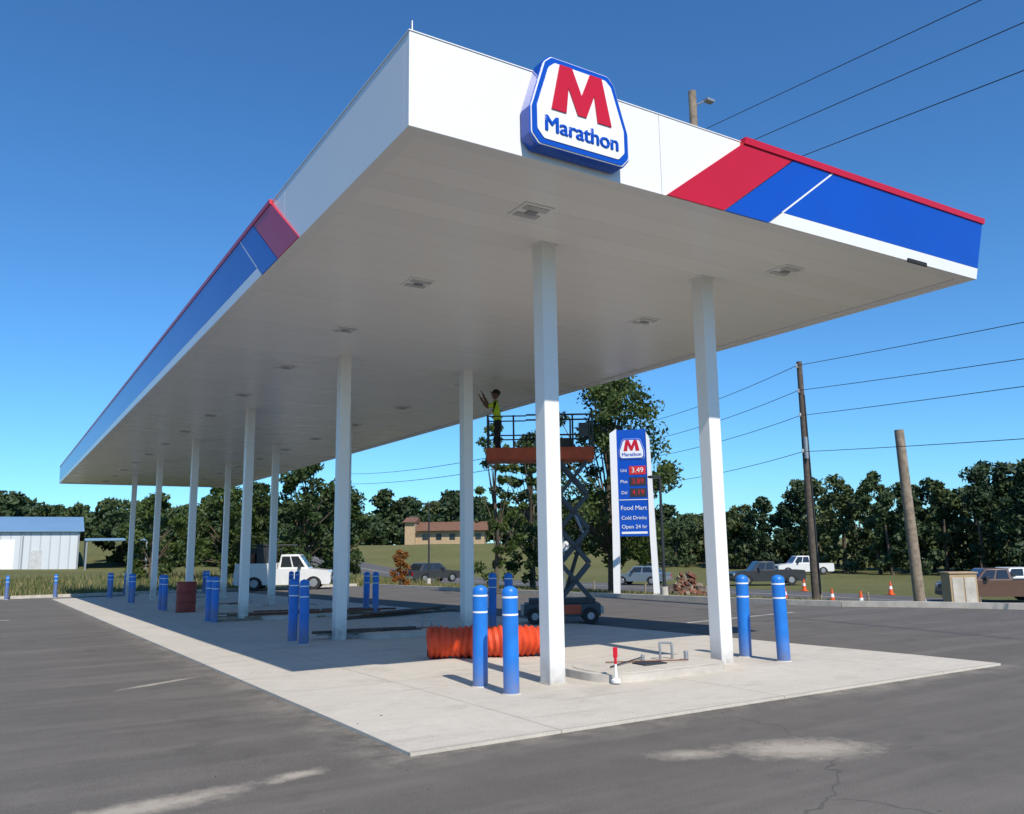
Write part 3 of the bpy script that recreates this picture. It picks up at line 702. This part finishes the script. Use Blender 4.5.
for x0 in (-20,-11,-5.2,-.1): mb.box(x0-.06,x0+.06,-.1,-.011,0,3.95,'grey')
mb.obj('doors',bd,False)
sh=empty('carport',(11.6,99.6,gzf(10.6,99.6)),-.06)
mb=MB(); mb.box(-3.2,3.0,-1,5,3.0,3.25,'roofblue')
for x0 in (-3,2.8):
    for y0 in (-.8,4.8): mb.box(x0-.08,x0+.08,y0-.08,y0+.08,-.3,2.99,'grey')
mb.obj('frame',sh,False)
hb=empty('tan_brick_building',(68.5,134.0,gzf(68.5,134)),math.atan2(-.526,.8505))
mb=MB(); mb.box(-5.2,7,0,9,-.4,2.4,'tan'); mb.box(-7,-5.2,-1,9.5,-.4,3.9,'tan'); mb.obj('walls',hb,False)
mb=MB(); mb.prism([(-1,2.4),(10,2.4),(4.5,4.1)],-5.0,7.6,'roofbrown','yz'); mb.prism([(-1.6,3.9),(10,3.9),(4.5,5.0)],-7.4,-5.1,'roofbrown','yz'); mb.obj('roof',hb,False)
mb=MB()
for x0 in (-4,-1.6,.8,3.2,5.4): mb.box(x0,x0+1.0,-.05,-.01,.8,1.9,'glass')
mb.obj('windows',hb,False)

# ------------------------------------------------------------------ vegetation
def leaves(centers,radii,npc,size,flat=.75):
    C=np.asarray(centers,float);R=np.asarray(radii,float); n=len(C)
    idx=np.repeat(np.arange(n),npc); m=len(idx)
    d=rng.normal(size=(m,3)); d/=np.linalg.norm(d,axis=1)[:,None]
    q=rng.random(m)**.45
    p=C[idx]+d*(q*R[idx])[:,None]*np.array([1,1,flat])
    a=rng.normal(size=(m,3)); a/=np.linalg.norm(a,axis=1)[:,None]
    b=np.cross(a,rng.normal(size=(m,3))); b/=np.linalg.norm(b,axis=1)[:,None]
    s=size*(.55+.9*rng.random(m))
    a*=s[:,None];b*=(s*.55)[:,None]
    V=np.stack([p-a,p-b*.9+a*.1,p+a,p+b*.9-a*.05],1).reshape(-1,3)
    return V
def foliage_obj(name,Vs,mats,mi,parent=None):
    V=np.concatenate(Vs); F=np.arange(len(V)).reshape(-1,4)
    return npmesh(name,V,F,mats,np.concatenate(mi),parent)
def tree(name,x,y,h,cw,z0f,ncl,npc,leaf,mats,clr=.25,droop=0,tr=.16,lean=(0,0)):
    z=gzf(x,y); e=empty(name); mb=MB()
    top=h*.8; pts=[Vector((x,y,z-.15))]
    for i in range(1,6):
        t=i/5; pts.append(Vector((x+lean[0]*t+random.uniform(-.1,.1)*cw*.2,y+lean[1]*t+random.uniform(-.1,.1)*cw*.2,z+top*t)))
    for i in range(5): mb.cyl(pts[i],pts[i+1],tr*(1-i*.17),tr*(1-(i+1)*.17),9,'bark',False)
    cs=[];rs=[]
    for i in range(ncl):
        t=z0f+(1-z0f)*(i+random.random())/ncl; prof=math.sin(math.pi*min(1,max(0,(t-z0f)/(1-z0f)*.82+.16)))**.7
        a=random.uniform(0,6.283); q=math.sqrt(random.random())*cw*.5*prof
        c=Vector((x+lean[0]*t+math.cos(a)*q,y+lean[1]*t+math.sin(a)*q,z+h*t-random.random()*droop))
        r=cw*clr*random.uniform(.4,1.0)*.8; c.z=min(c.z,z+h-r*.5)
        cs.append(c);rs.append(r)
        if random.random()<.6:
            k_=min(4,max(1,int(t*5)-1)); mid=(pts[k_]+c)/2+Vector((0,0,.15)); mb.cyl(pts[k_],mid,tr*.3,tr*.2,6,'bark',False); mb.cyl(mid,c,tr*.2,tr*.06,6,'bark',False)
    mb.obj('trunk',e)
    V=leaves(cs,rs,npc,leaf); nn=len(V)//4
    mi=np.repeat(rng.choice(len(mats),ncl,p=None),npc)
    flip=rng.random(nn)<.25; mi=np.where(flip,rng.integers(0,len(mats),nn),mi)
    foliage_obj('foliage',[V],mats,[mi],e)
tree('oak_tree',21.7,27.5,9.6,5.6,.16,110,150,.10,['leafA','leafB','leafC'],.18,.6,.2)
tree('oak_tree',23.2,35.8,7.9,4.4,.12,66,110,.11,['leafA','leafC'],.16,.6,.16)
tree('oak_tree',17.4,29.5,7.2,2.6,.12,38,90,.09,['leafB','leafA'],.18,.5,.1)
tree('oak_tree',14.2,62,6.9,5.5,.08,45,120,.17,['leafA','leafB'],.22,.3,.2)
tree('oak_tree',10.0,66,6.2,4.5,.10,40,100,.17,['leafB','leafA'],.22,.3,.18)
tree('oak_tree',19.0,59,8.4,5.5,.08,55,120,.17,['leafC','leafA'],.22,.3,.22)
tree('oak_tree',22.5,61,7.4,4.5,.08,45,100,.17,['leafA','leafC'],.22,.3,.2)
tree('oak_tree',17.0,64,7.0,4.5,.05,45,100,.17,['leafA','leafC'],.22,.3,.2)
tree('rust_leaved_shrub',18.9,42.2,2.0,1.2,.05,22,110,.06,['leafO'],.28,.1,.05)
def mass(name,trees,npc,leaf,mats,ncl=22):
    Vs=[];mi=[];mb=MB()
    for (x,y,h,w) in trees:
        z=gzf(x,y); cs=[];rs=[]
        mb.cyl((x,y,z-.3),(x+random.uniform(-.5,.5),y,z+h*.6),.2,.1,7,'bark',False)
        pw=random.choice([.45,.7,1.1])
        for i in range(ncl):
            t=.08+.92*(i+random.random())/ncl; prof=math.sin(math.pi*min(1,t*.78+.2))**pw
            a=random.uniform(0,6.283); q=math.sqrt(random.random())*w*.5*prof
            r=w*random.uniform(.09,.21); cs.append((x+math.cos(a)*q,y+math.sin(a)*q,min(z+h*t,z+h-r*.6))); rs.append(r)
        Vs.append(leaves(cs,rs,npc,leaf)); n=ncl*npc; base=rng.integers(0,len(mats)); m_=np.full(n,base); fl=rng.random(n)<.2; m_=np.where(fl,rng.integers(0,len(mats),n),m_); mi.append(m_)
    o=foliage_obj(name,Vs,mats,mi); 
    mb.obj('trunks',o)
def polar(b,F): return (.526*F+.8505*b*F,.8505*F-.526*b*F)
tl=[]
for i in range(62):
    b=.15+.62*(i/61)+random.uniform(-.010,.010); F=105-38*max(0,min(1,(b-.2)/.35))+random.uniform(0,16)
    topang=np.interp(b,[.15,.20,.24,.30,.36,.42,.47,.52,.57,.62,.8],[.028,.038,.036,.058,.080,.086,.068,.074,.092,.098,.10])*random.uniform(.60,1.07)
    x,y=polar(b,F); h=1.5+topang*F-gzf(x,y); tl.append((x,y,h,random.uniform(3.4,6.6)))
mass('distant_trees',tl,100,.24,['leafE','leafD','leafE','leafD','leafF'])
tl=[]
for i in range(92):
    b=-.95+1.2*(i/91)+random.uniform(-.008,.008); F=165+random.uniform(-10,35)
    topang=np.interp(b,[-.95,-.7,-.5,-.3,-.12,0,.1,.2,.3],[.083,.076,.062,.064,.066,.058,.054,.044,.035])*random.uniform(.55,1.08)
    x,y=polar(b,F); h=1.5+topang*F-gzf(x,y); tl.append((x,y,h,random.uniform(7,13)))
mass('distant_trees',tl,75,.58,['leafD','leafD','leafE','leafF'])
tl=[]
for i in range(16):
    b=-.46+.20*(i/15)+random.uniform(-.01,.01); F=95+random.uniform(-8,10); x,y=polar(b,F); tl.append((x,y,random.uniform(3.5,6.5),random.uniform(4,6)))
mass('distant_trees',tl,90,.3,['leafD','leafF'])
def tufts(name,n,region,h0,h1,mat,w=.02):
    P=region(n); n=len(P)
    z=gz(P[:,0],P[:,1]); ang=rng.random(n)*6.283; h=h0+(h1-h0)*rng.random(n)**2
    dx=np.cos(ang)*w;dy=np.sin(ang)*w; lx=rng.normal(size=n)*h*.25; ly=rng.normal(size=n)*h*.25
    V=np.stack([np.stack([P[:,0]-dx,P[:,1]-dy,z],1),np.stack([P[:,0]+dx,P[:,1]+dy,z],1),np.stack([P[:,0]+lx,P[:,1]+ly,z+h],1)],1).reshape(-1,3)
    npmesh(name,V,np.arange(len(V)).reshape(-1,3),mat,rng.integers(0,len(mat),n))
def regR(n):
    y=rng.uniform(2,48,n); x=lot_edge(y)+.2+rng.random(n)**1.3*14; c=np.sin(x*1.3)+np.sin(y*.9+x)+rng.normal(size=n)*.8
    k_=c>-.3; return np.stack([x[k_],y[k_]],1)
def regL(n):
    y=47.4+rng.random(n)**1.4*26; x=rng.uniform(-25,24,n); c=np.sin(x*.7)+np.sin(y*.8+x*.3)+rng.normal(size=n)*.7
    k_=c>-.2; return np.stack([x[k_],y[k_]],1)
tufts('grass',60000,regR,.04,.16,['leafB','weed','weed'],.016)
tufts('grass',40000,regL,.10,.55,['weed','leafB'],.03)

# ------------------------------------------------------------------ light, sky, camera
sd=Vector((-.62,-4.7,4.9)).normalized()
L=bpy.data.lights.new('sun','SUN'); L.energy=5.0; L.angle=math.radians(.5); L.color=(1,.93,.82)
lo=bpy.data.objects.new('sun',L); S.collection.objects.link(lo); lo.rotation_euler=sd.to_track_quat('Z','Y').to_euler()
Wd=bpy.data.worlds.new('World'); S.world=Wd; Wd.use_nodes=True; nt=Wd.node_tree; bg=nt.nodes['Background']
sky=nt.nodes.new('ShaderNodeTexSky'); sky.sky_type='NISHITA'; sky.sun_disc=False
sky.sun_elevation=math.asin(sd.z); sky.sun_rotation=math.atan2(sd.x,sd.y); sky.air_density=1.0; sky.dust_density=.1; sky.ozone_density=2.5; sky.altitude=50
mx=nt.nodes.new('ShaderNodeMix'); mx.data_type='RGBA'; mx.blend_type='MULTIPLY'; mx.inputs[0].default_value=1; mx.inputs[7].default_value=(.48,.94,1.32,1)
nt.links.new(sky.outputs[0],mx.inputs[6]); nt.links.new(mx.outputs[2],bg.inputs[0]); bg.inputs[1].default_value=.12
yaw,pitch,roll,f=.55387,.16692,.01409,835.82
fh=Vector((math.sin(yaw),math.cos(yaw),0)); r=Vector((math.cos(yaw),-math.sin(yaw),0)); up=Vector((0,0,1))
Fv=fh*math.cos(pitch)+up*math.sin(pitch); D=-(-fh*math.sin(pitch)+up*math.cos(pitch))
ix=r*math.cos(roll)+D*math.sin(roll); iy=-r*math.sin(roll)+D*math.cos(roll)
cam=bpy.data.cameras.new('camera'); cam.sensor_width=36; cam.lens=f/1024*36; cam.clip_end=3000; cam.clip_start=.05
co=bpy.data.objects.new('camera',cam); S.collection.objects.link(co)
m3=Matrix((ix,-iy,-Fv)).transposed(); co.matrix_world=Matrix.Translation((0,0,1.5))@m3.to_4x4()
S.camera=co
S.view_settings.view_transform='Standard'; S.view_settings.look='None'; S.view_settings.exposure=0
